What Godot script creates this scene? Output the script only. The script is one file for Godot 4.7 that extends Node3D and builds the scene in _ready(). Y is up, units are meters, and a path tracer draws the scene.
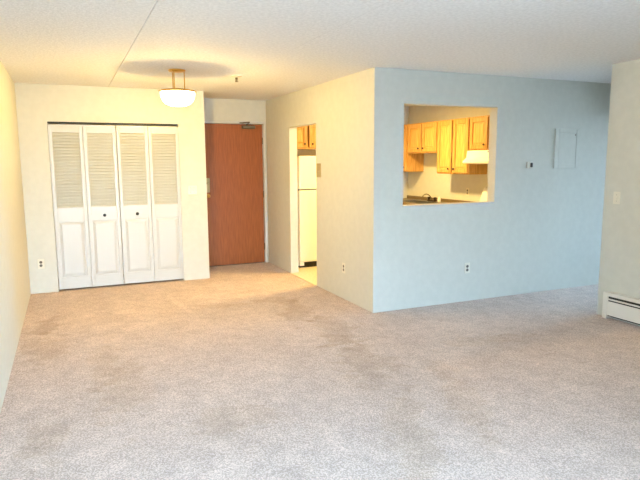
extends Node3D
# A vacant apartment: living room, closet with bifold doors, entry, kitchen behind a pass-through.
# x runs right, z towards the window wall behind the camera, y up, metres.

const CH := 2.44          # ceiling height
const XL := -0.462        # left wall
const ZA := -7.428        # closet wall
const XA := 1.68          # right end of the closet wall
const ZD := -8.242        # wall with the entry door, also the kitchen's far wall
const XK := 2.79          # wall between entry and kitchen
const ZB := -4.957        # wall with the pass-through
const XC := 4.812         # right wall of the living room
const ZC := -3.967        # where the right wall ends at the hall
const XE := 5.30          # kitchen's right wall
const ZW := 0.60          # window wall behind the camera
const XH := 6.38          # end of the hall, doorway to the bedroom
const XR := 8.80          # bedroom window wall

var M := {}
var taken := {}

# ---------------------------------------------------------------- helpers
func mb() -> SurfaceTool:
	var st := SurfaceTool.new()
	st.begin(Mesh.PRIMITIVE_TRIANGLES)
	return st

func tri(st: SurfaceTool, a: Vector3, b: Vector3, c: Vector3, mid: Vector3, sm := false) -> void:
	# front faces run clockwise: turn the triangle so that it faces away from mid
	var n := (b - a).cross(c - a)
	st.set_smooth_group(0 if sm else -1)
	if n.dot((a + b + c) / 3.0 - mid) > 0.0:
		st.add_vertex(a); st.add_vertex(c); st.add_vertex(b)
	else:
		st.add_vertex(a); st.add_vertex(b); st.add_vertex(c)

func quad(st: SurfaceTool, a: Vector3, b: Vector3, c: Vector3, d: Vector3, mid: Vector3, sm := false) -> void:
	tri(st, a, b, c, mid, sm)
	tri(st, a, c, d, mid, sm)

func bx(st: SurfaceTool, lo: Vector3, hi: Vector3, bev := 0.0, xf := Transform3D.IDENTITY) -> void:
	# a box from corner lo to corner hi with chamfered edges
	var c := (lo + hi) / 2.0
	var h := (hi - lo).abs() / 2.0
	var b: float = minf(bev, minf(h.x, minf(h.y, h.z)) * 0.95)
	var mid := xf * c
	var P := func(s: Vector3, ax: int) -> Vector3:
		# corner s, on the face across axis ax
		var v := h
		for k in 3:
			if k != ax: v[k] -= b
		return xf * (c + v * s)
	for ax in 3:
		var u := (ax + 1) % 3
		var w := (ax + 2) % 3
		for sgn: float in [-1.0, 1.0]:
			var pts: Array[Vector3] = []
			for q in [[-1, -1], [1, -1], [1, 1], [-1, 1]]:
				var s := Vector3.ONE
				s[ax] = sgn; s[u] = q[0]; s[w] = q[1]
				pts.append(P.call(s, ax))
			quad(st, pts[0], pts[1], pts[2], pts[3], mid)
	if b <= 0.0:
		return
	for ax in 3:          # edges along ax
		var u := (ax + 1) % 3
		var w := (ax + 2) % 3
		for su: float in [-1.0, 1.0]:
			for sw: float in [-1.0, 1.0]:
				var s1 := Vector3.ONE
				s1[ax] = -1; s1[u] = su; s1[w] = sw
				var s2 := s1
				s2[ax] = 1
				quad(st, P.call(s1, u), P.call(s2, u), P.call(s2, w), P.call(s1, w), mid)
	for sx: float in [-1.0, 1.0]:
		for sy: float in [-1.0, 1.0]:
			for sz: float in [-1.0, 1.0]:
				var s := Vector3(sx, sy, sz)
				tri(st, P.call(s, 0), P.call(s, 1), P.call(s, 2), mid)

func lathe(st: SurfaceTool, prof: Array, xf := Transform3D.IDENTITY, seg := 32) -> void:
	# prof: Vector2(radius, height) from one end to the other, about the y axis of xf
	for i in prof.size() - 1:
		var p: Vector2 = prof[i]
		var q: Vector2 = prof[i + 1]
		var n2 := Vector2(q.y - p.y, -(q.x - p.x))
		for k in seg:
			var a0 := TAU * k / seg
			var a1 := TAU * (k + 1) / seg
			var d0 := Vector3(cos(a0), 0, sin(a0))
			var d1 := Vector3(cos(a1), 0, sin(a1))
			var A := xf * (d0 * p.x + Vector3.UP * p.y)
			var B := xf * (d1 * p.x + Vector3.UP * p.y)
			var C := xf * (d1 * q.x + Vector3.UP * q.y)
			var D := xf * (d0 * q.x + Vector3.UP * q.y)
			var dm := (d0 + d1).normalized()
			var n := xf.basis * (dm * n2.x + Vector3.UP * n2.y)
			var away := (A + B + C + D) / 4.0 - n.normalized() * 0.05
			if p.x > 1e-5: tri(st, A, B, C, away, true)
			if q.x > 1e-5: tri(st, A, C, D, away, true)

func tube(st: SurfaceTool, pts: Array, r: float, seg := 10) -> void:
	var rings: Array = []
	var up := Vector3.UP
	for i in pts.size():
		var t: Vector3 = (pts[mini(i + 1, pts.size() - 1)] - pts[maxi(i - 1, 0)]).normalized()
		var s := t.cross(up if absf(t.dot(up)) < 0.95 else Vector3.RIGHT).normalized()
		var v := s.cross(t)
		var ring: Array = []
		for k in seg:
			var a := TAU * k / seg
			ring.append(pts[i] + (s * cos(a) + v * sin(a)) * r)
		rings.append(ring)
	for i in pts.size() - 1:
		var mid: Vector3 = (pts[i] + pts[i + 1]) / 2.0
		for k in seg:
			quad(st, rings[i][k], rings[i][(k + 1) % seg], rings[i + 1][(k + 1) % seg], rings[i + 1][k], mid, true)
	for e in [0, pts.size() - 1]:
		var inner: Vector3 = pts[1 if e == 0 else pts.size() - 2]
		for k in seg:
			tri(st, pts[e], rings[e][k], rings[e][(k + 1) % seg], inner)

func prism(st: SurfaceTool, outline: Array, a: float, b: float, xf := Transform3D.IDENTITY) -> void:
	# a convex outline in the xy plane, extruded along z from a to b
	var mid := Vector3.ZERO
	for p in outline: mid += Vector3(p.x, p.y, (a + b) / 2.0)
	mid = xf * (mid / outline.size())
	var n := outline.size()
	for i in n:
		var p: Vector2 = outline[i]
		var q: Vector2 = outline[(i + 1) % n]
		quad(st, xf * Vector3(p.x, p.y, a), xf * Vector3(q.x, q.y, a), xf * Vector3(q.x, q.y, b), xf * Vector3(p.x, p.y, b), mid)
	for i in range(1, n - 1):
		for z: float in [a, b]:
			tri(st, xf * Vector3(outline[0].x, outline[0].y, z), xf * Vector3(outline[i].x, outline[i].y, z), xf * Vector3(outline[i + 1].x, outline[i + 1].y, z), mid)

func numbered(called: String) -> String:
	var n: int = taken.get(called, 0)
	taken[called] = n + 1
	return called if n == 0 else "%s_%03d" % [called, n]

func mesh_of(st: SurfaceTool) -> ArrayMesh:
	st.generate_normals()
	return st.commit()

func obj(called: String, st: SurfaceTool, m: Material, parent: Node = self) -> MeshInstance3D:
	return put(called, mesh_of(st), m, parent)

func put(called: String, me: Mesh, m: Material, parent: Node = self) -> MeshInstance3D:
	var o := MeshInstance3D.new()
	o.name = numbered(called) if parent == self else called
	o.mesh = me
	o.material_override = m
	o.cast_shadow = GeometryInstance3D.SHADOW_CASTING_SETTING_ON
	parent.add_child(o, true)
	return o

func tag(o: Node, label: String, category: String, group := "") -> Node:
	o.set_meta("label", label)
	o.set_meta("category", category)
	if group: o.set_meta("group", group)
	return o

func thing(called: String, label: String, category: String, at: Vector3, turn := 0.0, group := "") -> Node3D:
	var o := Node3D.new()
	o.name = numbered(called)
	add_child(o)
	o.position = at
	o.rotation.y = turn
	tag(o, label, category, group)
	return o

func struct(called: String, label: String, st: SurfaceTool, m: Material) -> MeshInstance3D:
	var o := obj(called, st, m)
	o.set_meta("kind", "structure")
	o.set_meta("label", label)
	return o

func struct_node(called: String, label: String, at := Vector3.ZERO) -> Node3D:
	var o := Node3D.new()
	o.name = called
	add_child(o)
	o.position = at
	o.set_meta("kind", "structure")
	o.set_meta("label", label)
	return o

# ---------------------------------------------------------------- materials
func noise_tex(freq: float, seed_: int, size := 256, octaves := 3, normal := false, bump := 4.0, ramp: Gradient = null, kind := FastNoiseLite.TYPE_SIMPLEX_SMOOTH) -> NoiseTexture2D:
	var n := FastNoiseLite.new()
	n.noise_type = kind
	n.seed = seed_
	n.frequency = freq
	n.fractal_octaves = octaves
	var t := NoiseTexture2D.new()
	t.width = size; t.height = size
	t.seamless = true
	t.noise = n
	t.as_normal_map = normal
	t.bump_strength = bump
	if ramp: t.color_ramp = ramp
	return t

func ramp2(a: Color, b: Color, p := 0.25, q := 0.75) -> Gradient:
	var g := Gradient.new()
	g.set_color(0, a); g.set_offset(0, p)
	g.set_color(1, b); g.set_offset(1, q)
	return g

func plain(c: Color, rough := 0.5, metal := 0.0) -> StandardMaterial3D:
	var m := StandardMaterial3D.new()
	m.albedo_color = c
	m.roughness = rough
	m.metallic = metal
	return m

func tri_mat(c: Color, rough: float, tex: Texture2D, scale_: Vector3, nrm: Texture2D = null, nscale := 0.2, world := true) -> StandardMaterial3D:
	var m := plain(c, rough)
	m.uv1_triplanar = true
	m.uv1_world_triplanar = world
	m.uv1_scale = scale_
	if tex: m.albedo_texture = tex
	if nrm:
		m.normal_enabled = true
		m.normal_texture = nrm
		m.normal_scale = nscale
	return m

func glow(c: Color, e: float, base: Color) -> StandardMaterial3D:
	var m := plain(base, 0.3)
	m.emission_enabled = true
	m.emission = c
	m.emission_energy_multiplier = e
	return m

func make_materials() -> void:
	var mott := ramp2(Color(0.985, 0.985, 0.985), Color(1, 1, 1))
	M.wall = tri_mat(Color(0.82, 0.815, 0.775), 0.7, noise_tex(0.02, 3, 512, 4, false, 4, mott), Vector3(0.9, 0.9, 0.9), noise_tex(0.06, 4, 256, 3, true, 1.0), 0.12)
	M.ceiling = tri_mat(Color(0.93, 0.93, 0.925), 0.9, noise_tex(0.05, 5, 512, 4, false, 4, ramp2(Color(0.955, 0.955, 0.955), Color(1, 1, 1))), Vector3(1.1, 1.1, 1.1), noise_tex(0.09, 6, 512, 3, true, 3.0), 0.35)
	M.white = plain(Color(0.785, 0.785, 0.775), 0.34)
	M.slat = plain(Color(0.82, 0.82, 0.795), 0.34)
	M.plate = plain(Color(0.88, 0.86, 0.80), 0.35)
	M.socket = plain(Color(0.42, 0.40, 0.37), 0.4)
	M.heater = plain(Color(0.90, 0.885, 0.85), 0.4)
	M.dark = plain(Color(0.05, 0.05, 0.05), 0.5)
	M.black = plain(Color(0.03, 0.03, 0.03), 0.3)
	M.grey_plastic = plain(Color(0.25, 0.26, 0.26), 0.4)
	M.brass = plain(Color(0.80, 0.62, 0.30), 0.28, 0.9)
	M.steel = plain(Color(0.62, 0.61, 0.58), 0.3, 0.9)
	M.dull_metal = plain(Color(0.45, 0.41, 0.34), 0.42, 0.8)
	M.tan_plate = plain(Color(0.72, 0.66, 0.50), 0.4, 0.35)
	M.fridge = plain(Color(0.93, 0.925, 0.90), 0.3)
	M.hood = plain(Color(0.93, 0.92, 0.88), 0.3)
	var dg := Gradient.new()
	dg.set_color(0, Color(0.88, 0.86, 0.84)); dg.set_offset(0, 0.2)
	dg.set_color(1, Color(1, 1, 1)); dg.set_offset(1, 0.8)
	M.door_wood = tri_mat(Color(0.64, 0.35, 0.145), 0.42, noise_tex(0.03, 11, 512, 4, false, 4, dg), Vector3(2.6, 0.22, 2.6), null, 0.2, false)
	var og := ramp2(Color(0.88, 0.84, 0.77), Color(1, 1, 1), 0.25, 0.7)
	M.oak = tri_mat(Color(0.80, 0.61, 0.325), 0.4, noise_tex(0.03, 21, 256, 4, false, 4, og), Vector3(5.0, 0.45, 5.0), null, 0.2, false)
	M.oak_panel = tri_mat(Color(0.84, 0.665, 0.37), 0.4, noise_tex(0.035, 22, 256, 4, false, 4, og), Vector3(4.0, 0.35, 4.0), null, 0.2, false)
	M.counter = tri_mat(Color(0.50, 0.43, 0.32), 0.35, noise_tex(0.15, 31, 256, 3, false, 4, ramp2(Color(0.8, 0.8, 0.8), Color(1, 1, 1))), Vector3(4, 4, 4))
	M.vinyl = tri_mat(Color(0.86, 0.82, 0.72), 0.35, noise_tex(0.05, 33, 256, 3, false, 4, ramp2(Color(0.93, 0.92, 0.90), Color(1, 1, 1))), Vector3(2, 2, 2))
	M.concrete = tri_mat(Color(0.6, 0.59, 0.57), 0.9, noise_tex(0.05, 35, 256, 3, false, 4, ramp2(Color(0.9, 0.9, 0.9), Color(1, 1, 1))), Vector3(1, 1, 1))
	# carpet: fine pile on the first UV set, worn and brushed patches on the second
	var c := plain(Color(0.89, 0.805, 0.755), 1.0)
	c.albedo_texture = noise_tex(0.24, 41, 1024, 4, false, 4, ramp2(Color(0.79, 0.785, 0.78), Color(1, 1, 1), 0.3, 0.7), FastNoiseLite.TYPE_VALUE)
	c.normal_enabled = true
	c.normal_texture = noise_tex(0.24, 41, 1024, 4, true, 4.0, null, FastNoiseLite.TYPE_VALUE)
	c.normal_scale = 0.3
	c.rim_enabled = true
	c.rim = 0.25
	c.detail_enabled = true
	c.detail_blend_mode = BaseMaterial3D.BLEND_MODE_MUL
	c.detail_uv_layer = BaseMaterial3D.DETAIL_UV_2
	c.detail_albedo = carpet_wear()
	c.specular_mode = BaseMaterial3D.SPECULAR_DISABLED
	M.carpet = c
	var g := plain(Color(0.9, 0.95, 0.95, 0.06), 0.02)
	g.transparency = BaseMaterial3D.TRANSPARENCY_ALPHA
	M.glass = g

const CARPET_X0 := -0.6
const CARPET_Z0 := -8.4
const CARPET_W := 10.4
func carpet_wear() -> ImageTexture:
	# brushed pile, traffic wear and old spots of the carpet, seen from above
	var n := 640
	var im := Image.create(n, n, false, Image.FORMAT_RGB8)
	var a := FastNoiseLite.new(); a.seed = 51; a.frequency = 1.3; a.fractal_octaves = 4
	var b := FastNoiseLite.new(); b.seed = 52; b.frequency = 6.0; b.fractal_octaves = 3
	var e := FastNoiseLite.new(); e.seed = 53; e.frequency = 3.0; e.fractal_octaves = 3
	# [x, z, radius x, radius z, turn, strength]: below zero darker and soiled, above zero brushed pale
	var spots := [[-0.26, -5.85, 0.10, 0.25, 0.2, -0.16], [-0.24, -5.15, 0.16, 0.35, 0.0, -0.10], [0.18, -4.55, 0.10, 0.5, 0.1, -0.07],
		[0.30, -5.65, 0.16, 0.10, 0.3, 0.10], [0.62, -5.55, 0.2, 0.07, -0.5, 0.10], [0.50, -6.1, 0.16, 0.08, 0.2, 0.09], [0.25, -5.2, 0.22, 0.12, 0.4, 0.07],
		[1.05, -6.2, 0.03, 0.55, -0.12, 0.10], [1.55, -6.4, 0.35, 0.14, 0.3, 0.07], [1.9, -6.9, 0.4, 0.25, 0.2, 0.07],
		[2.05, -5.9, 0.22, 0.14, 0.4, -0.10], [2.12, -5.35, 0.16, 0.4, 0.3, -0.10], [2.2, -4.6, 0.18, 0.5, 0.25, -0.09], [2.05, -3.8, 0.2, 0.5, 0.1, -0.09],
		[1.5, -5.9, 0.3, 0.1, 0.2, -0.06], [0.3, -3.9, 0.15, 0.5, 0.1, -0.06], [0.85, -3.2, 0.25, 0.2, 0.0, -0.06], [-0.2, -3.35, 0.12, 0.25, 0.0, -0.08],
		[2.6, -3.6, 0.35, 0.35, 0.4, 0.06], [3.0, -4.3, 0.4, 0.18, 0.2, 0.06], [3.3, -3.75, 0.4, 0.12, 0.15, -0.05], [1.7, -2.6, 0.12, 0.5, 0.5, -0.06], [2.3, -2.9, 0.1, 0.6, 0.4, -0.05]]
	for j in n:
		var z := CARPET_Z0 + CARPET_W * (j + 0.5) / n
		for i in n:
			var x := CARPET_X0 + CARPET_W * (i + 0.5) / n
			var v := 0.95 + 0.045 * a.get_noise_2d(x * 1.5, z * 0.8) + 0.05 * b.get_noise_2d(x, z)
			var soil := 0.0
			for s in spots:
				var dx: float = x - s[0]
				var dz: float = z - s[1]
				if absf(dx) > 1.2 or absf(dz) > 1.2: continue
				var ca := cos(s[4] as float)
				var sa := sin(s[4] as float)
				var d := Vector2((dx * ca + dz * sa) / s[2], (-dx * sa + dz * ca) / s[3]).length()
				d += 0.9 * e.get_noise_2d(x, z) + 0.5 * b.get_noise_2d(x + 9.0, z)
				var w := clampf((1.25 - d) / 0.5, 0.0, 1.0)
				v += w * s[5] * 0.5
				if s[5] < 0.0: soil += w * 0.04
			v = clampf(v, 0.5, 1.0)
			im.set_pixel(i, j, Color(v, v - soil * 0.25, v - soil * 0.7))
	im.generate_mipmaps()
	return ImageTexture.create_from_image(im)

# ---------------------------------------------------------------- camera, sky, exposure
func make_camera_and_sky() -> void:
	var cam := Camera3D.new()
	cam.name = "camera"
	add_child(cam)
	var yaw := 0.41801
	var pitch := 0.13804
	var roll := -0.0061
	var F := Vector3(sin(yaw) * cos(pitch), -sin(pitch), -cos(yaw) * cos(pitch))
	var R := Vector3(cos(yaw), 0, sin(yaw))
	var U := R.cross(F)
	var R2 := R * cos(roll) + U * sin(roll)
	var U2 := U * cos(roll) - R * sin(roll)
	cam.transform = Transform3D(Basis(R2, U2, -F), Vector3(0, 1.5455, 0))
	cam.fov = 45.772
	cam.near = 0.05
	cam.current = true

	var env := Environment.new()
	env.background_mode = Environment.BG_SKY
	var sky := Sky.new()
	var sm := ProceduralSkyMaterial.new()
	sm.sky_top_color = Color(0.66, 0.83, 0.98)
	sm.sky_horizon_color = Color(0.80, 0.895, 0.97)
	sm.ground_bottom_color = Color(0.60, 0.68, 0.75)
	sm.ground_horizon_color = Color(0.68, 0.76, 0.83)
	sm.sky_energy_multiplier = 6.5
	sm.ground_energy_multiplier = 5.6
	sky.sky_material = sm
	env.sky = sky
	env.tonemap_mode = Environment.TONE_MAPPER_LINEAR
	env.tonemap_exposure = 0.76
	env.sdfgi_enabled = true
	env.ssao_enabled = true
	env.ssil_enabled = true
	var we := WorldEnvironment.new()
	we.name = "world_environment"
	we.environment = env
	add_child(we)

const LAMP_COLOR := Color(1.0, 0.845, 0.48)
const KITCHEN_COLOR := Color(1.0, 0.845, 0.53)
const LAMP_ENERGY := 4.0
const KITCHEN_ENERGY := 13.0

func lamp_light(parent: Node, at: Vector3, color: Color, energy: float, size: float) -> void:
	var l := OmniLight3D.new()
	l.name = "lamp_glow"
	l.light_color = color
	l.light_energy = energy
	l.light_size = size
	l.omni_range = 20.0
	l.omni_attenuation = 2.0
	l.shadow_enabled = true
	parent.add_child(l, true)
	l.position = at

# ---------------------------------------------------------------- the room
func make_room() -> void:
	# floors
	var st := mb()
	for r in [[XL - 0.12, ZD - 0.12, XK, ZW + 0.15], [XK, ZB, XR + 0.12, ZW + 0.15], [XE + 0.12, ZB - 2.0, XR + 0.12, ZB]]:
		var lo := Vector3(r[0], -0.12, r[1])
		var hi := Vector3(r[2], 0.0, r[3])
		bx_uv(st, lo, hi)
	st.generate_normals()
	st.generate_tangents()
	var fl := put("floor", st.commit(), M.carpet)
	fl.set_meta("kind", "structure"); fl.set_meta("label", "worn beige carpet covering the living room and entry")
	st = mb()
	bx(st, Vector3(XK, -0.12, ZD - 0.12), Vector3(XE + 0.12, 0.002, ZB))
	struct("floor_kitchen", "cream vinyl floor in the kitchen behind the doorway", st, M.vinyl)
	st = mb()
	bx(st, Vector3(XK - 0.02, 0.0, -7.278), Vector3(XK + 0.022, 0.009, -6.386), 0.004)
	struct("trim_1", "pale threshold strip between carpet and vinyl in the kitchen doorway", st, M.vinyl)
	# ceiling of long precast planks, joints running with z
	var ce := struct_node("ceiling", "white textured ceiling of wide planks with faint straight joints")
	var xs := [XL - 0.12, 0.53, 1.74, 2.95, 4.16, 5.37, 6.58, 7.79, XR + 0.12]
	for i in xs.size() - 1:
		st = mb()
		var l: float = xs[i]
		var r: float = xs[i + 1]
		var bl := 0.007 if i == 1 else 0.0015
		var br := 0.007 if i == 0 else 0.0015
		prism(st, [Vector2(l, CH + 0.2), Vector2(l, CH + bl), Vector2(l + bl, CH), Vector2(r - br, CH), Vector2(r, CH + br), Vector2(r, CH + 0.2)], ZD - 0.12, ZW + 0.15)
		obj("plank", st, M.ceiling, ce)
	var W := func(called: String, label: String, boxes: Array) -> void:
		var s := mb()
		for b in boxes:
			bx(s, b[0], b[1])
		struct(called, label, s, M.wall)
	W.call("wall_left", "cream left wall of the living room", [[Vector3(XL - 0.12, 0, ZD - 0.12), Vector3(XL, CH, ZW)]])
	# closet wall with the bifold opening
	W.call("wall_closet", "cream wall around the white louvred closet doors", [
		[Vector3(XL, 0, ZA - 0.10), Vector3(-0.157, CH, ZA)], [Vector3(1.342, 0, ZA - 0.10), Vector3(XA, CH, ZA)],
		[Vector3(-0.157, 2.02, ZA - 0.10), Vector3(1.342, CH, ZA)]])
	W.call("wall_entry_left", "side wall of the entry beside the closet", [[Vector3(XA - 0.10, 0, ZD), Vector3(XA, CH, ZA - 0.10)]])
	W.call("wall_entry_back", "wall around the brown entry door", [
		[Vector3(XL, 0, ZD - 0.12), Vector3(1.785, CH, ZD)], [Vector3(1.785, 2.122, ZD - 0.12), Vector3(2.775, CH, ZD)],
		[Vector3(2.775, 0, ZD - 0.12), Vector3(XE + 0.12, CH, ZD)]])
	W.call("wall_kitchen_left", "cream wall with the kitchen doorway", [
		[Vector3(XK, 0, ZD), Vector3(XK + 0.11, CH, -7.28)], [Vector3(XK, 2.0, -7.28), Vector3(XK + 0.11, CH, -6.385)],
		[Vector3(XK, 0, -6.385), Vector3(XK + 0.11, CH, ZB - 0.12)]])
	W.call("wall_pass_through", "pale wall with the square pass-through opening to the kitchen", [
		[Vector3(XK, 0, ZB - 0.12), Vector3(3.130, CH, ZB)], [Vector3(4.312, 0, ZB - 0.12), Vector3(XH, CH, ZB)],
		[Vector3(3.130, 0, ZB - 0.12), Vector3(4.312, 1.072, ZB)], [Vector3(3.130, 2.108, ZB - 0.12), Vector3(4.312, CH, ZB)]])
	st = mb()
	bx(st, Vector3(3.131, 1.072, ZB - 0.125), Vector3(4.311, 1.086, ZB + 0.004), 0.003)
	struct("trim_2", "white sill of the pass-through", st, M.white)
	W.call("wall_kitchen_right", "kitchen wall behind the oak cabinets", [[Vector3(XE, 0, ZD), Vector3(XE + 0.12, CH, ZB - 0.12)]])
	W.call("wall_right", "white right wall above the baseboard heater", [[Vector3(XC, 0, ZC), Vector3(XC + 0.12, CH, ZW)]])
	W.call("wall_hall", "hall wall running away behind the right wall", [[Vector3(XC + 0.12, 0, ZC), Vector3(XH, CH, ZC + 0.12)]])
	W.call("wall_hall_end", "hall end wall with the bedroom doorway", [
		[Vector3(XH, 0, ZB - 2.0), Vector3(XH + 0.12, CH, -4.90)], [Vector3(XH, 2.03, -4.90), Vector3(XH + 0.12, CH, -4.04)],
		[Vector3(XH, 0, -4.04), Vector3(XH + 0.12, CH, ZC + 2.0)]])
	W.call("wall_bedroom_far", "far side wall of the bedroom", [[Vector3(XH, 0, ZB - 2.12), Vector3(XR + 0.12, CH, ZB - 2.0)]])
	W.call("wall_bedroom_near", "near side wall of the bedroom", [[Vector3(XH, 0, ZC + 2.0), Vector3(XR + 0.12, CH, ZC + 2.12)]])
	W.call("wall_bedroom_window", "bedroom wall around its window", [
		[Vector3(XR, 0, ZB - 2.0), Vector3(XR + 0.12, CH, -5.0)], [Vector3(XR, 0, -3.5), Vector3(XR + 0.12, CH, ZC + 2.0)],
		[Vector3(XR, 0, -5.0), Vector3(XR + 0.12, 0.5, -3.5)], [Vector3(XR, 2.2, -5.0), Vector3(XR + 0.12, CH, -3.5)]])
	# added unseen partition outside, holds skylight off the right side of the floor
	st = mb()
	bx(st, Vector3(-0.78, -0.14, ZW + 0.15), Vector3(-0.62, 2.44, ZW + 2.6), 0.01)
	struct("wall_added_blocker", "added partition outside the sliding door that blocks skylight from the right side of the carpet", st, M.concrete)
	W.call("wall_window", "living room wall around the sliding glass door", [
		[Vector3(XL - 0.12, 0, ZW), Vector3(PX0, CH, ZW + 0.15)], [Vector3(PX1, 0, ZW), Vector3(XC + 0.12, CH, ZW + 0.15)],
		[Vector3(PX0, PY1, ZW), Vector3(PX1, CH, ZW + 0.15)]])
	# the sliding glass door behind the camera and the bedroom window
	var w1 := struct_node("window_1", "sliding glass patio door in the living room window wall", Vector3((PX0 + PX1) / 2.0, 0, ZW + 0.05))
	window_parts(w1, PX1 - PX0, 0.0, PY1, Basis.IDENTITY)
	var w2 := struct_node("window_2", "bedroom window at the end of the hall", Vector3(XR + 0.05, 0, -4.25))
	window_parts(w2, 1.5, 0.5, 2.2, Basis(Vector3.UP, PI / 2))

const PX0 := -0.36
const PX1 := 1.75
const PY1 := 2.10

func window_parts(o: Node3D, w: float, y0: float, y1: float, b: Basis) -> void:
	var xf := Transform3D(b, Vector3.ZERO)
	var st := mb()
	var h := w / 2.0
	bx(st, Vector3(-h, y0, -0.04), Vector3(-h + 0.05, y1, 0.04), 0.004, xf)
	bx(st, Vector3(h - 0.05, y0, -0.04), Vector3(h, y1, 0.04), 0.004, xf)
	bx(st, Vector3(-h + 0.05, y1 - 0.05, -0.04), Vector3(h - 0.05, y1, 0.04), 0.004, xf)
	bx(st, Vector3(-h + 0.05, y0, -0.04), Vector3(h - 0.05, y0 + 0.05, 0.04), 0.004, xf)
	bx(st, Vector3(-0.03, y0 + 0.05, -0.03), Vector3(0.03, y1 - 0.05, 0.03), 0.004, xf)
	obj("window_frame", st, M.white, o)
	for s: float in [-1.0, 1.0]:
		st = mb()
		bx(st, Vector3(minf(s * 0.03, s * (h - 0.05)), y0 + 0.05, -0.003), Vector3(maxf(s * 0.03, s * (h - 0.05)), y1 - 0.05, 0.003), 0.0, xf)
		obj("pane", st, M.glass, o)

func bx_uv(st: SurfaceTool, lo: Vector3, hi: Vector3) -> void:
	st.set_smooth_group(-1)
	var mid := (lo + hi) / 2.0
	for ax in 3:
		var u := (ax + 1) % 3
		var w := (ax + 2) % 3
		for sgn in 2:
			var p: Array[Vector3] = []
			for q in [[0, 0], [1, 0], [1, 1], [0, 1]]:
				var v := Vector3.ZERO
				v[ax] = hi[ax] if sgn else lo[ax]
				v[u] = hi[u] if q[0] else lo[u]
				v[w] = hi[w] if q[1] else lo[w]
				p.append(v)
			for t in [[0, 1, 2], [0, 2, 3]]:
				var a := p[t[0]]
				var b := p[t[1]]
				var c := p[t[2]]
				var ordered := [a, b, c]
				if (b - a).cross(c - a).dot((a + b + c) / 3.0 - mid) > 0.0: ordered = [a, c, b]
				for v: Vector3 in ordered:
					st.set_uv(Vector2(v.x, v.z) / 1.3)
					st.set_uv2(Vector2((v.x - CARPET_X0) / CARPET_W, (v.z - CARPET_Z0) / CARPET_W))
					st.add_vertex(v)

# ---------------------------------------------------------------- doors
func make_entry_door() -> void:
	var d := struct_node("door_1", "reddish-brown flush wooden entry door in a white frame", Vector3(2.28, 0, ZD))
	var st := mb()
	bx(st, Vector3(-0.455, 0.008, -0.075), Vector3(0.455, 2.09, -0.03), 0.003)
	obj("door_leaf", st, M.door_wood, d)
	st = mb()
	bx(st, Vector3(-0.505, 0, -0.115), Vector3(-0.458, 2.133, 0.012), 0.004)
	bx(st, Vector3(0.458, 0, -0.115), Vector3(0.505, 2.133, 0.012), 0.004)
	bx(st, Vector3(-0.458, 2.093, -0.115), Vector3(0.458, 2.133, 0.012), 0.004)
	bx(st, Vector3(-0.458, 2.07, -0.098), Vector3(0.458, 2.093, -0.077), 0.001)
	bx(st, Vector3(-0.458, 0.0, -0.098), Vector3(-0.44, 2.07, -0.077), 0.001)
	bx(st, Vector3(0.44, 0.0, -0.098), Vector3(0.458, 2.07, -0.077), 0.001)
	obj("door_frame", st, M.white, d)
	st = mb()
	bx(st, Vector3(-0.458, 0.0, -0.115), Vector3(0.458, 0.007, -0.02), 0.002)
	obj("threshold", st, M.knob, d)
	# closer: body on the leaf, folded arm to the frame
	st = mb()
	bx(st, Vector3(0.135, 2.022, -0.03), Vector3(0.335, 2.07, 0.025), 0.008)
	var cl := obj("door_closer", st, M.dull_metal, d)
	st = mb()
	bx(st, Vector3(0.095, 2.098, 0.0), Vector3(0.165, 2.115, 0.02), 0.004)
	tube(st, [Vector3(0.21, 2.05, 0.0), Vector3(0.21, 2.095, 0.0)], 0.011)
	tube(st, [Vector3(0.21, 2.085, 0.0), Vector3(0.20, 2.105, 0.17)], 0.008)
	tube(st, [Vector3(0.20, 2.108, 0.17), Vector3(0.13, 2.108, 0.012)], 0.008)
	obj("closer_arm", st, M.dull_metal, cl)
	# lock plate and knob
	st = mb()
	bx(st, Vector3(-0.435, 1.10, -0.03), Vector3(-0.365, 1.31, -0.008), 0.006)
	var lp := obj("lock_case", st, M.tan_plate, d)
	st = mb()
	lathe(st, [Vector2(0, 0.024), Vector2(0.014, 0.022), Vector2(0.016, 0.0), Vector2(0.022, 0.0), Vector2(0.022, -0.004)], Transform3D(Basis(Vector3.RIGHT, PI / 2), Vector3(-0.40, 1.235, -0.008)), 20)
	obj("thumb_turn", st, M.tan_plate, lp)
	st = mb()
	var kx := Transform3D(Basis(Vector3.RIGHT, PI / 2), Vector3(-0.395, 1.05, -0.03))
	lathe(st, [Vector2(0, 0.068), Vector2(0.018, 0.066), Vector2(0.027, 0.056), Vector2(0.026, 0.042), Vector2(0.012, 0.03), Vector2(0.012, 0.008), Vector2(0.032, 0.006), Vector2(0.033, 0.0)], kx, 24)
	obj("door_knob", st, M.brass, d)
	for y: float in [0.25, 1.05, 1.85]:
		st = mb()
		tube(st, [Vector3(0.457, y - 0.05, -0.022), Vector3(0.457, y + 0.05, -0.022)], 0.008)
		obj("hinge", st, M.dull_metal, d)

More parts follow.
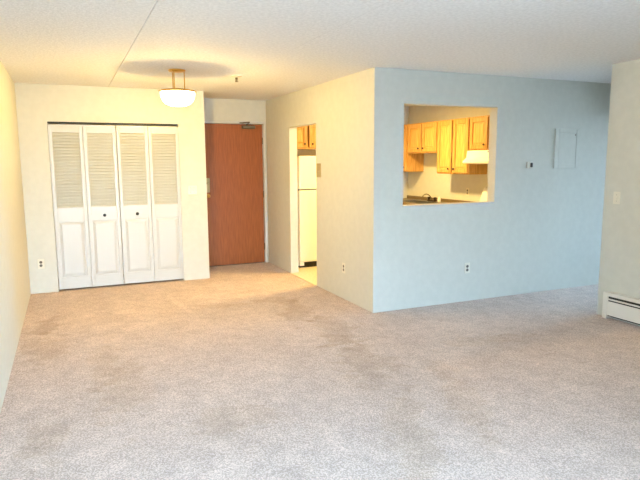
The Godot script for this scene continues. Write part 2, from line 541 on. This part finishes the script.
func make_closet_doors() -> void:
	var lw := 0.3690
	var slat_st := mb()
	var sl := lw / 2.0 - 0.039
	bx(slat_st, Vector3(-sl, -0.003, -0.021), Vector3(sl, 0.003, 0.021), 0.002, Transform3D(Basis(Vector3.RIGHT, 0.82), Vector3.ZERO))
	var slat_mesh := mesh_of(slat_st)
	var st := mb()
	var f0 := -0.030
	bx(st, Vector3(-lw / 2, 0.022, f0), Vector3(-lw / 2 + 0.039, 1.990, 0.0), 0.002)
	bx(st, Vector3(lw / 2 - 0.039, 0.022, f0), Vector3(lw / 2, 1.990, 0.0), 0.002)
	for r in [[1.897, 1.990], [0.845, 1.010], [0.022, 0.165]]:
		bx(st, Vector3(-lw / 2 + 0.039, r[0], f0), Vector3(lw / 2 - 0.039, r[1], 0.0), 0.002)
	var leaf_mesh := mesh_of(st)
	# raised panel: a sunk field with a bevelled centre
	st = mb()
	var a := Vector3(-sl, 0.165, 0)
	var b := Vector3(sl, 0.845, 0)
	bx(st, Vector3(a.x, a.y, -0.024), Vector3(b.x, b.y, -0.012), 0.0)
	var e := 0.012
	var g := 0.042
	var mid := Vector3(0, 0.5, -0.03)
	var o1 := [Vector3(a.x + e, a.y + e, -0.012), Vector3(b.x - e, a.y + e, -0.012), Vector3(b.x - e, b.y - e, -0.012), Vector3(a.x + e, b.y - e, -0.012)]
	var o2 := [Vector3(a.x + g, a.y + g, -0.002), Vector3(b.x - g, a.y + g, -0.002), Vector3(b.x - g, b.y - g, -0.002), Vector3(a.x + g, b.y - g, -0.002)]
	for k in 4:
		quad(st, o1[k], o1[(k + 1) % 4], o2[(k + 1) % 4], o2[k], mid)
	quad(st, o2[0], o2[1], o2[2], o2[3], mid)
	var panel_mesh := mesh_of(st)
	var knob_st := mb()
	lathe(knob_st, [Vector2(0, 0.034), Vector2(0.014, 0.032), Vector2(0.020, 0.026), Vector2(0.019, 0.019), Vector2(0.009, 0.012), Vector2(0.009, 0.0)], Transform3D(Basis(Vector3.RIGHT, PI / 2), Vector3.ZERO), 20)
	var knob_mesh := mesh_of(knob_st)
	var labels := ["left pair of white louvred bifold closet doors, next to the wall outlet", "right pair of white louvred bifold closet doors, nearer the entry"]
	for pair in 2:
		var d := struct_node("door_%d" % (pair + 2), labels[pair], Vector3(-0.157 + 0.0045 + lw + 0.0025 + pair * (2 * lw + 0.005 + 0.008), 0, ZA - 0.012))
		for k in 2:
			var leaf := put("door_panel", leaf_mesh, M.white, d)
			leaf.position.x = (k - 0.5) * (lw + 0.005)
			put("raised_panel", panel_mesh, M.white, leaf)
			var n := 25
			for i in n:
				var s := put("slat", slat_mesh, M.slat, leaf)
				s.position = Vector3(0, 1.010 + (i + 0.5) * 0.887 / n, -0.0155)
			if k != pair:
				var kn := put("knob", knob_mesh, M.black, leaf)
				kn.position = Vector3(0.004 if pair == 0 else 0.012, 0.905, 0.0)
	st = mb()
	bx(st, Vector3(-0.155, 2.004, ZA - 0.042), Vector3(1.340, 2.02, ZA - 0.022))
	struct("trim_3", "dark metal track above the closet doors", st, M.dark)

# ---------------------------------------------------------------- lights and fittings
func make_ceiling_lamp() -> void:
	var t := thing("ceiling_lamp", "lit brass ceiling lamp with white glass bowl hanging near the closet", "lamp", Vector3(1.063, CH, -5.836))
	var st := mb()
	lathe(st, [Vector2(0, 0), Vector2(0.085, 0.0), Vector2(0.085, -0.006), Vector2(0.078, -0.016), Vector2(0.02, -0.022), Vector2(0, -0.022)])
	obj("canopy", st, M.brass, t)
	for k in 3:
		var a := TAU * k / 3.0 + 2.164
		var d := Vector3(cos(a), 0, sin(a)) * 0.070
		st = mb()
		tube(st, [d + Vector3(0, -0.016, 0), d + Vector3(0, -0.2, 0)], 0.005)
		obj("rod", st, M.brass, t)
	st = mb()
	lathe(st, [Vector2(0, -0.186), Vector2(0.11, -0.188), Vector2(0.155, -0.194), Vector2(0.180, -0.201), Vector2(0.182, -0.213), Vector2(0.176, -0.215), Vector2(0.15, -0.206), Vector2(0, -0.197)], Transform3D.IDENTITY, 48)
	obj("pan", st, M.brass, t)
	st = mb()
	lathe(st, [Vector2(0, -0.209), Vector2(0.166, -0.212), Vector2(0.168, -0.228), Vector2(0.163, -0.262), Vector2(0.147, -0.298), Vector2(0.118, -0.328), Vector2(0.07, -0.347), Vector2(0, -0.354)], Transform3D.IDENTITY, 48)
	obj("glass_bowl", st, glow(Color(1.0, 0.95, 0.82), 9.0, Color(0.95, 0.93, 0.88)), t)
	lamp_light(t, Vector3(0, -0.264, 0), LAMP_COLOR, LAMP_ENERGY, 0.06)

func make_kitchen_lamp() -> void:
	var t := thing("kitchen_ceiling_lamp", "round lit flush lamp on the kitchen ceiling above the fridge aisle", "lamp", Vector3(3.94, CH, -6.70))
	var st := mb()
	lathe(st, [Vector2(0, 0), Vector2(0.15, 0.0), Vector2(0.152, -0.02), Vector2(0.14, -0.024), Vector2(0, -0.024)])
	obj("base", st, M.white, t)
	st = mb()
	lathe(st, [Vector2(0, -0.026), Vector2(0.138, -0.026), Vector2(0.138, -0.06), Vector2(0.13, -0.07), Vector2(0, -0.072)])
	obj("glass_bowl", st, glow(Color(1.0, 0.92, 0.75), 2.0, Color(0.95, 0.93, 0.88)), t)
	var l := AreaLight3D.new()
	l.name = "lamp_glow"
	l.light_color = KITCHEN_COLOR
	l.light_energy = KITCHEN_ENERGY
	l.area_size = Vector2(0.22, 0.22)
	l.area_normalize_energy = true
	l.area_range = 20.0
	l.shadow_enabled = true
	t.add_child(l, true)
	l.position = Vector3(0, -0.076, 0)
	l.rotation.x = -PI / 2

func make_sprinkler() -> void:
	var t := thing("sprinkler_head", "small pendant fire sprinkler on the ceiling right of the lamp", "sprinkler", Vector3(1.715, CH, -6.01))
	var st := mb()
	lathe(st, [Vector2(0, 0), Vector2(0.058, 0.0), Vector2(0.056, -0.006), Vector2(0.02, -0.016), Vector2(0, -0.016)])
	obj("escutcheon", st, M.plate, t)
	st = mb()
	lathe(st, [Vector2(0, -0.014), Vector2(0.013, -0.014), Vector2(0.013, -0.03), Vector2(0.006, -0.032), Vector2(0.005, -0.05), Vector2(0, -0.05)], Transform3D.IDENTITY, 16)
	for s: float in [-1.0, 1.0]:
		tube(st, [Vector3(s * 0.011, -0.028, 0), Vector3(s * 0.014, -0.042, 0), Vector3(s * 0.004, -0.056, 0)], 0.003, 6)
	obj("body", st, M.dull_metal, t)
	st = mb()
	lathe(st, [Vector2(0, -0.056), Vector2(0.019, -0.057), Vector2(0.019, -0.060), Vector2(0, -0.061)], Transform3D.IDENTITY, 20)
	obj("deflector", st, M.dull_metal, t)

func wall_plate(called: String, label: String, category: String, at: Vector3, turn: float, size: Vector2) -> Node3D:
	var t := thing(called, label, category, at, turn)
	var st := mb()
	bx(st, Vector3(-size.x / 2, -size.y / 2, 0), Vector3(size.x / 2, size.y / 2, 0.007), 0.003)
	obj("cover_plate", st, M.plate, t)
	return t

func outlet(label: String, at: Vector3, turn: float) -> void:
	var t := wall_plate("wall_outlet", label, "outlet", at, turn, Vector2(0.072, 0.116))
	for s: float in [-1.0, 1.0]:
		var st := mb()
		lathe(st, [Vector2(0, 0.0095), Vector2(0.0145, 0.0095), Vector2(0.0165, 0.008), Vector2(0.0165, 0.004)], Transform3D(Basis(Vector3.RIGHT, PI / 2), Vector3(0, s * 0.02, 0)), 20)
		var r := obj("receptacle", st, M.socket, t)
		for q: float in [-1.0, 1.0]:
			st = mb()
			bx(st, Vector3(q * 0.006 - 0.0012, s * 0.02 - 0.002, 0.009), Vector3(q * 0.006 + 0.0012, s * 0.02 + 0.006, 0.0102))
			obj("slot", st, M.black, r)
	var sc := mb()
	lathe(sc, [Vector2(0, 0.0085), Vector2(0.003, 0.008), Vector2(0.003, 0.006)], Transform3D(Basis(Vector3.RIGHT, PI / 2), Vector3.ZERO), 10)
	obj("screw", sc, M.plate, t)

func switch_plate(label: String, at: Vector3, turn: float, gangs: int, plate_mat: Material, size: Vector2) -> void:
	var t := wall_plate("light_switch", label, "switch", at, turn, size)
	(t.get_child(0) as MeshInstance3D).material_override = plate_mat
	for k in gangs:
		var x := (k - (gangs - 1) / 2.0) * 0.046
		var st := mb()
		bx(st, Vector3(x - 0.006, -0.013, 0.006), Vector3(x + 0.006, 0.013, 0.0085), 0.001)
		bx(st, Vector3(-0.0035, -0.006, 0), Vector3(0.0035, 0.006, 0.016), 0.001, Transform3D(Basis(Vector3.RIGHT, 0.5), Vector3(x, 0.002, 0.006)))
		obj("toggle", st, plate_mat, t)
		for s: float in [-1.0, 1.0]:
			st = mb()
			lathe(st, [Vector2(0, 0.0085), Vector2(0.003, 0.008), Vector2(0.003, 0.006)], Transform3D(Basis(Vector3.RIGHT, PI / 2), Vector3(x, s * 0.03, 0)), 10)
			obj("screw", st, M.dull_metal, t)

func make_wall_fittings() -> void:
	var left := -PI / 2   # facing -x
	outlet("white duplex outlet low on the closet wall, left of the bifold doors", Vector3(-0.33, 0.355, ZA), 0)
	outlet("white duplex outlet low on the cream wall beside the kitchen doorway", Vector3(XK, 0.356, -5.622), left)
	outlet("white duplex outlet on the pale wall under the pass-through", Vector3(3.966, 0.372, ZB), 0)
	switch_plate("white double light switch between closet doors and entry", Vector3(1.490, 1.183, ZA), 0, 2, M.wall_plate, Vector2(0.116, 0.116))
	switch_plate("tan switch plate beside the kitchen doorway", Vector3(XK, 1.435, -6.297), left, 2, M.tan_switch, Vector2(0.125, 0.165))
	switch_plate("white light switch on the right wall above the heater", Vector3(XC, 1.178, -3.821), left, 1, M.plate, Vector2(0.075, 0.118))
	# thermostat
	var t := thing("thermostat", "small white thermostat with a dark dial on the pale wall", "thermostat", Vector3(4.785, 1.487, ZB))
	var st := mb()
	bx(st, Vector3(-0.042, -0.036, 0), Vector3(0.042, 0.036, 0.022), 0.005)
	obj("housing", st, M.plate, t)
	st = mb()
	bx(st, Vector3(0.002, -0.026, 0.02), Vector3(0.036, 0.026, 0.034), 0.006)
	obj("dial", st, M.grey_plastic, t)
	# electrical panel cover painted like the wall
	t = thing("panel_box", "wall-coloured metal panel cover with raised border, right of the thermostat", "panel", Vector3(5.352, 1.67, ZB))
	st = mb()
	var w := 0.197
	var h := 0.226
	bx(st, Vector3(-w, -h, 0), Vector3(-w + 0.062, h, 0.014), 0.004)
	bx(st, Vector3(w - 0.062, -h, 0), Vector3(w, h, 0.014), 0.004)
	bx(st, Vector3(-w + 0.062, h - 0.05, 0), Vector3(w - 0.062, h, 0.014), 0.004)
	bx(st, Vector3(-w + 0.062, -h, 0), Vector3(w - 0.062, -h + 0.05, 0.014), 0.004)
	obj("border", st, M.wall, t)
	st = mb()
	bx(st, Vector3(-w + 0.064, -h + 0.052, 0), Vector3(w - 0.064, h - 0.052, 0.011), 0.002)
	var dr := obj("hatch", st, M.wall, t)
	st = mb()
	bx(st, Vector3(w - 0.085, h - 0.075, 0.010), Vector3(w - 0.075, h - 0.060, 0.016), 0.002)
	obj("latch", st, M.dull_metal, dr)

func make_heater() -> void:
	var z0 := -3.853
	var z1 := 0.45
	var t := thing("baseboard_heater", "long white metal baseboard heater along the right wall", "heater", Vector3(XC, 0, 0))
	var st := mb()
	bx(st, Vector3(-0.006, 0.012, z0 + 0.05), Vector3(0, 0.248, z1 - 0.05))
	obj("back_plate", st, M.dark, t)  # dark colour stands for the shade inside the casing
	st = mb()
	bx(st, Vector3(-0.066, 0.040, z0 + 0.05), Vector3(-0.060, 0.178, z1 - 0.05), 0.002)
	obj("front_cover", st, M.heater, t)
	st = mb()
	bx(st, Vector3(-0.066, 0.250, z0 + 0.05), Vector3(0.0, 0.258, z1 - 0.05), 0.002)
	bx(st, Vector3(-0.066, 0.227, z0 + 0.05), Vector3(-0.060, 0.250, z1 - 0.05), 0.001)
	obj("top_hood", st, M.heater, t)
	st = mb()
	bx(st, Vector3(-0.064, 0.190, z0 + 0.05), Vector3(-0.058, 0.205, z1 - 0.05), 0.001)
	obj("damper", st, M.heater, t)
	st = mb()
	bx(st, Vector3(-0.054, 0.03, z0 + 0.05), Vector3(-0.006, 0.222, z1 - 0.05))
	obj("slot_shade_block", st, M.dark, t)  # solid dark block for the element, slot shade put into its colour
	for e in [[z0, z0 + 0.055], [z1 - 0.055, z1]]:
		st = mb()
		bx(st, Vector3(-0.069, 0.0, e[0]), Vector3(0, 0.262, e[1]), 0.005)
		obj("end_cap", st, M.heater, t)

# ---------------------------------------------------------------- kitchen
func cabinet(called: String, label: String, at: Vector3, turn: float, w: float, h: float, d: float, doors: int, knob_side: Array, knob_low: bool) -> Node3D:
	# at: bottom centre of the front face; width along local x, front towards local +z
	var t := thing(called, label, "cabinet", at, turn)
	var st := mb()
	if knob_low:
		bx(st, Vector3(-w / 2, 0, -d), Vector3(w / 2, h, -0.019), 0.001)
	else:          # base cabinets are open at the top, under the worktop
		bx(st, Vector3(-w / 2, 0, -d), Vector3(w / 2, 0.10, -0.019), 0.001)
		bx(st, Vector3(-w / 2, 0.10, -d), Vector3(-w / 2 + 0.018, h, -0.019), 0.001)
		bx(st, Vector3(w / 2 - 0.018, 0.10, -d), Vector3(w / 2, h, -0.019), 0.001)
		bx(st, Vector3(-w / 2 + 0.018, 0.10, -d), Vector3(w / 2 - 0.018, h, -d + 0.012), 0.001)
	var fr := 0.032
	bx(st, Vector3(-w / 2, 0, -0.019), Vector3(-w / 2 + fr, h, 0.0), 0.0015)
	bx(st, Vector3(w / 2 - fr, 0, -0.019), Vector3(w / 2, h, 0.0), 0.0015)
	bx(st, Vector3(-w / 2 + fr, 0, -0.019), Vector3(w / 2 - fr, fr, 0.0), 0.0015)
	bx(st, Vector3(-w / 2 + fr, h - fr, -0.019), Vector3(w / 2 - fr, h, 0.0), 0.0015)
	obj("body", st, M.oak, t)
	var m := 0.014
	var gap := 0.026 if doors > 1 else 0.0
	var dw := (w - 2 * m - gap * (doors - 1)) / doors
	var dh := h - 2 * m - 0.008
	for k in doors:
		var x := -w / 2 + m + dw / 2 + k * (dw + gap)
		st = mb()
		var s := 0.058
		bx(st, Vector3(-dw / 2, 0, 0.001), Vector3(-dw / 2 + s, dh, 0.02), 0.004)
		bx(st, Vector3(dw / 2 - s, 0, 0.001), Vector3(dw / 2, dh, 0.02), 0.004)
		bx(st, Vector3(-dw / 2 + s, 0, 0.001), Vector3(dw / 2 - s, s, 0.02), 0.004)
		bx(st, Vector3(-dw / 2 + s, dh - s, 0.001), Vector3(dw / 2 - s, dh, 0.02), 0.004)
		var door := obj("cabinet_door", st, M.oak, t)
		door.position = Vector3(x, m + 0.004, 0)
		st = mb()
		bx(st, Vector3(-dw / 2 + s, s, 0.002), Vector3(dw / 2 - s, dh - s, 0.007))
		var g := 0.026
		var a := Vector3(-dw / 2 + s + 0.006, s + 0.006, 0.007)
		var b := Vector3(dw / 2 - s - 0.006, dh - s - 0.006, 0.007)
		var o1 := [a, Vector3(b.x, a.y, a.z), b, Vector3(a.x, b.y, a.z)]
		var o2 := [a + Vector3(g, g, 0.010), Vector3(b.x - g, a.y + g, 0.017), b + Vector3(-g, -g, 0.010), Vector3(a.x + g, b.y - g, 0.017)]
		var mid := (a + b) / 2.0 - Vector3(0, 0, 0.02)
		for q in 4: quad(st, o1[q], o1[(q + 1) % 4], o2[(q + 1) % 4], o2[q], mid)
		quad(st, o2[0], o2[1], o2[2], o2[3], mid)
		obj("door_panel", st, M.oak_panel, door)
		st = mb()
		var ky := 0.055 if knob_low else dh - 0.06
		lathe(st, [Vector2(0, 0.028), Vector2(0.011, 0.026), Vector2(0.015, 0.021), Vector2(0.013, 0.015), Vector2(0.006, 0.011), Vector2(0.006, 0.0)], Transform3D(Basis(Vector3.RIGHT, PI / 2), Vector3((dw / 2 - 0.05) * knob_side[k], ky, 0.019)), 14)
		obj("knob", st, M.knob, door)
	return t

func make_kitchen() -> void:
	var left := -PI / 2
	var fx := 4.992
	# wall cabinets along the right wall; local x runs with world +z
	cabinet("wall_cabinet", "tall oak wall cabinet in the far kitchen corner, at the left edge of the pass-through", Vector3(fx, 1.367, -8.012), left, 0.456, 0.745, XE - fx, 1, [1], true)
	cabinet("wall_cabinet", "short double-door oak wall cabinet above the sink faucet", Vector3(fx, 1.655, -7.384), left, 0.796, 0.457, XE - fx, 2, [1, -1], true)
	cabinet("wall_cabinet", "tall double-door oak wall cabinet left of the range hood", Vector3(fx, 1.352, -6.622), left, 0.724, 0.76, XE - fx, 2, [1, -1], true)
	cabinet("wall_cabinet", "short oak wall cabinet directly above the white range hood", Vector3(fx, 1.672, -5.880), left, 0.756, 0.44, XE - fx, 2, [1, -1], true)
	cabinet("wall_cabinet", "short oak wall cabinet above the white refrigerator", Vector3(3.337, 1.725, -7.932), 0.0, 0.80, 0.385, 0.31, 2, [1, -1], true)
	# counter with the sink cut out
	var t := thing("countertop", "tan laminate countertop with a low backsplash seen through the pass-through", "countertop", Vector3(XE, 0, 0))
	var st := mb()
	var zs0 := -7.72
	var zs1 := -6.98
	bx(st, Vector3(-0.64, 0.872, ZD), Vector3(-0.02, 0.912, zs0), 0.004)
	bx(st, Vector3(-0.64, 0.872, zs1), Vector3(-0.02, 0.912, -6.262), 0.004)
	bx(st, Vector3(-0.64, 0.872, zs0), Vector3(-0.56, 0.912, zs1), 0.004)
	bx(st, Vector3(-0.11, 0.872, zs0), Vector3(-0.02, 0.912, zs1), 0.004)
	obj("worktop", st, M.counter, t)
	st = mb()
	bx(st, Vector3(-0.02, 0.872, ZD), Vector3(0, 0.962, -6.262), 0.004)
	obj("backsplash", st, M.counter, t)
	# sink
	t = thing("kitchen_sink", "stainless steel sink set into the tan countertop", "sink", Vector3(XE - 0.335, 0.915, (zs0 + zs1) / 2))
	var hw := (zs1 - zs0) / 2
	st = mb()
	bx(st, Vector3(-0.235, -0.003, -hw - 0.012), Vector3(-0.205, 0.004, hw + 0.012), 0.002)
	bx(st, Vector3(0.13, -0.003, -hw - 0.012), Vector3(0.235, 0.004, hw + 0.012), 0.002)
	bx(st, Vector3(-0.205, -0.003, -hw - 0.012), Vector3(0.13, 0.004, -hw + 0.03), 0.002)
	bx(st, Vector3(-0.205, -0.003, hw - 0.03), Vector3(0.13, 0.004, hw + 0.012), 0.002)
	obj("rim", st, M.steel, t)
	st = mb()
	bx(st, Vector3(-0.207, -0.18, -hw + 0.028), Vector3(-0.203, -0.003, hw - 0.028))
	bx(st, Vector3(0.128, -0.18, -hw + 0.028), Vector3(0.132, -0.003, hw - 0.028))
	bx(st, Vector3(-0.203, -0.18, -hw + 0.028), Vector3(0.128, -0.003, -hw + 0.032))
	bx(st, Vector3(-0.203, -0.18, hw - 0.032), Vector3(0.128, -0.003, hw - 0.028))
	bx(st, Vector3(-0.207, -0.184, -hw + 0.028), Vector3(0.132, -0.18, hw - 0.028))
	obj("basin", st, M.steel, t)
	# faucet on the sink's back ledge
	t = thing("kitchen_faucet", "dark curved faucet behind the kitchen sink", "faucet", Vector3(5.155, 0.919, -7.33))
	st = mb()
	bx(st, Vector3(-0.028, 0, -0.10), Vector3(0.028, 0.02, 0.10), 0.008)
	obj("base", st, M.knob, t)
	st = mb()
	var pts: Array = []
	for k in 11:
		var u := k / 10.0
		pts.append(Vector3(-0.12 * u, 0.02 + 0.09 * sin(PI * (0.12 + 0.62 * u)) / sin(PI * 0.5), -0.02 - 0.05 * u))
	pts.append(pts[10] + Vector3(0, -0.03, 0))
	pts.push_front(Vector3(0, 0.005, -0.02))
	tube(st, pts, 0.008)
	obj("spout", st, M.dull_metal, t)
	for s: float in [-1.0, 1.0]:
		st = mb()
		lathe(st, [Vector2(0.02, 0.0), Vector2(0.02, 0.02), Vector2(0.026, 0.03), Vector2(0.026, 0.05), Vector2(0.0, 0.056)], Transform3D(Basis.IDENTITY, Vector3(0, 0.012, s * 0.078)), 16)
		obj("handle", st, M.knob, t)
	t = thing("soap_bottle", "small white upright bottle beside the kitchen faucet", "bottle", Vector3(5.12, 0.919, -7.095))
	st = mb()
	lathe(st, [Vector2(0, 0), Vector2(0.022, 0.0), Vector2(0.024, 0.006), Vector2(0.024, 0.055), Vector2(0.012, 0.068), Vector2(0.012, 0.074), Vector2(0, 0.074)], Transform3D.IDENTITY, 20)
	obj("bottle_body", st, M.hood, t)
	st = mb()
	lathe(st, [Vector2(0, 0.074), Vector2(0.013, 0.074), Vector2(0.013, 0.088), Vector2(0.0, 0.09)], Transform3D.IDENTITY, 16)
	obj("cap", st, M.plate, t)
	# base cabinets under the counter
	cabinet("base_cabinet", "oak base cabinet under the counter in the far kitchen corner", Vector3(4.70, 0.0, -7.99), left, 0.50, 0.868, 0.597, 1, [1], false)
	cabinet("base_cabinet", "oak base cabinet next to the white range, under the counter", Vector3(4.70, 0.0, -6.612), left, 0.69, 0.868, 0.597, 2, [1, -1], false)
	# outlet on the backsplash wall
	outlet("outlet on the kitchen wall under the tall oak cabinet", Vector3(XE, 1.09, -6.66), left)
	make_hood_and_range()
	make_fridge()

func make_hood_and_range() -> void:
	var left := -PI / 2
	var w := 0.752
	# local x along world z, local z towards the room (world -x)
	var t := thing("range_hood", "white metal range hood under the short oak cabinet", "range hood", Vector3(XE, 1.498, -5.881), left)
	var xf := Transform3D(Basis(Vector3.UP, PI / 2), Vector3.ZERO)   # outline x -> -z
	var flip := Transform3D(Basis(Vector3(0, 0, 1), Vector3(0, 1, 0), Vector3(-1, 0, 0)), Vector3.ZERO)  # outline x -> +z
	var st := mb()
	prism(st, [Vector2(0.001, 0.0), Vector2(0.40, 0.0), Vector2(0.42, 0.012), Vector2(0.42, 0.035), Vector2(0.365, 0.075), Vector2(0.345, 0.172), Vector2(0.001, 0.172)], -w / 2, w / 2, flip)
	obj("hood_body", st, M.hood, t)
	st = mb()
	bx(st, Vector3(0.03, 0.146, 0.342), Vector3(0.17, 0.158, 0.354), 0.002)
	obj("switch_panel", st, M.socket, t)
	st = mb()
	bx(st, Vector3(-w / 2 + 0.03, -0.006, 0.04), Vector3(w / 2 - 0.03, 0.0, 0.38), 0.002)
	obj("filter", st, M.steel, t)
	# range
	t = thing("kitchen_range", "white electric range with a raised sloping backguard below the hood", "range", Vector3(XE - 0.01, 0.002, -5.879), left)
	st = mb()
	bx(st, Vector3(-w / 2, 0.09, 0.0), Vector3(w / 2, 0.905, 0.62), 0.006)
	bx(st, Vector3(-w / 2 + 0.02, 0.0, 0.02), Vector3(w / 2 - 0.02, 0.09, 0.56))
	obj("body", st, M.fridge, t)
	st = mb()
	bx(st, Vector3(-w / 2, 0.905, 0.0), Vector3(w / 2, 0.922, 0.64), 0.006)
	obj("cooktop", st, M.fridge, t)
	st = mb()
	prism(st, [Vector2(0.0, 0.92), Vector2(0.11, 0.92), Vector2(0.115, 0.95), Vector2(0.085, 1.04), Vector2(0.05, 1.13), Vector2(0.03, 1.165), Vector2(0.0, 1.175)], -w / 2, w / 2, flip)
	var bg := obj("backguard", st, M.fridge, t)
	for x: float in [-0.02, 0.08, 0.2, 0.30]:
		st = mb()
		lathe(st, [Vector2(0, 0.026), Vector2(0.016, 0.024), Vector2(0.02, 0.0)], Transform3D(Basis(Vector3.RIGHT, PI / 2 - 0.35), Vector3(x, 1.06, 0.078)), 14)
		obj("control_knob", st, M.black, bg)
	for q in [[-0.18, 0.22, 0.09], [0.18, 0.22, 0.075], [-0.18, 0.48, 0.075], [0.18, 0.48, 0.09]]:
		st = mb()
		for r: float in [1.0, 0.72, 0.44]:
			var ring: Array = []
			for k in 25: ring.append(Vector3(q[0] + cos(TAU * k / 24) * q[2] * r, 0.929, q[1] + sin(TAU * k / 24) * q[2] * r))
			tube(st, ring, 0.006, 6)
		obj("burner", st, M.black, t)
	st = mb()
	bx(st, Vector3(-w / 2 + 0.01, 0.26, 0.62), Vector3(w / 2 - 0.01, 0.86, 0.645), 0.006)
	var od := obj("oven_door", st, M.fridge, t)
	st = mb()
	tube(st, [Vector3(-0.3, 0.80, 0.64), Vector3(-0.3, 0.80, 0.685), Vector3(0.3, 0.80, 0.685), Vector3(0.3, 0.80, 0.64)], 0.011)
	obj("handle", st, M.steel, od)
	st = mb()
	bx(st, Vector3(-w / 2 + 0.01, 0.095, 0.62), Vector3(w / 2 - 0.01, 0.25, 0.64), 0.006)
	obj("drawer", st, M.fridge, t)

func make_fridge() -> void:
	# front at z = -7.56, local origin at the floor under the middle of the front
	var t := thing("refrigerator", "white top-freezer refrigerator seen through the kitchen doorway", "refrigerator", Vector3(3.412, 0.002, -7.56))
	var w := 0.375
	var st := mb()
	bx(st, Vector3(-w, 0.02, -0.66), Vector3(w, 1.605, -0.07), 0.006)
	obj("body", st, M.fridge, t)
	st = mb()
	bx(st, Vector3(-w, 1.142, -0.060), Vector3(w, 1.618, 0.0), 0.012)
	var fd := obj("freezer_door", st, M.fridge, t)
	st = mb()
	bx(st, Vector3(w - 0.06, 1.16, 0.0), Vector3(w - 0.03, 1.45, 0.035), 0.008)
	obj("handle", st, M.fridge, fd)
	st = mb()
	bx(st, Vector3(-w, 0.085, -0.062), Vector3(w, 1.127, 0.0), 0.012)
	var rd := obj("fridge_door", st, M.fridge, t)
	st = mb()
	bx(st, Vector3(w - 0.06, 0.75, 0.0), Vector3(w - 0.03, 1.11, 0.035), 0.008)
	obj("handle", st, M.fridge, rd)
	st = mb()
	bx(st, Vector3(-w + 0.008, 0.09, -0.070), Vector3(w - 0.008, 1.61, -0.058))
	obj("door_gasket", st, M.grey_plastic, t)
	st = mb()
	bx(st, Vector3(-w + 0.01, 0.0, -0.10), Vector3(w - 0.01, 0.075, -0.035))
	obj("toe_grille", st, M.black, t)
	st = mb()
	bx(st, Vector3(-w + 0.005, 0.03, -0.05), Vector3(-w + 0.07, 0.082, -0.005), 0.003)
	obj("hinge", st, M.fridge, t)

func _ready() -> void:
	make_camera_and_sky()
	make_materials()
	M.wall_plate = plain(Color(0.91, 0.89, 0.84), 0.35)
	M.tan_switch = plain(Color(0.70, 0.63, 0.48), 0.4, 0.2)
	M.knob = plain(Color(0.20, 0.14, 0.09), 0.35, 0.3)
	make_room()
	make_entry_door()
	make_closet_doors()
	make_kitchen()
	make_ceiling_lamp()
	make_kitchen_lamp()
	make_sprinkler()
	make_wall_fittings()
	make_heater()
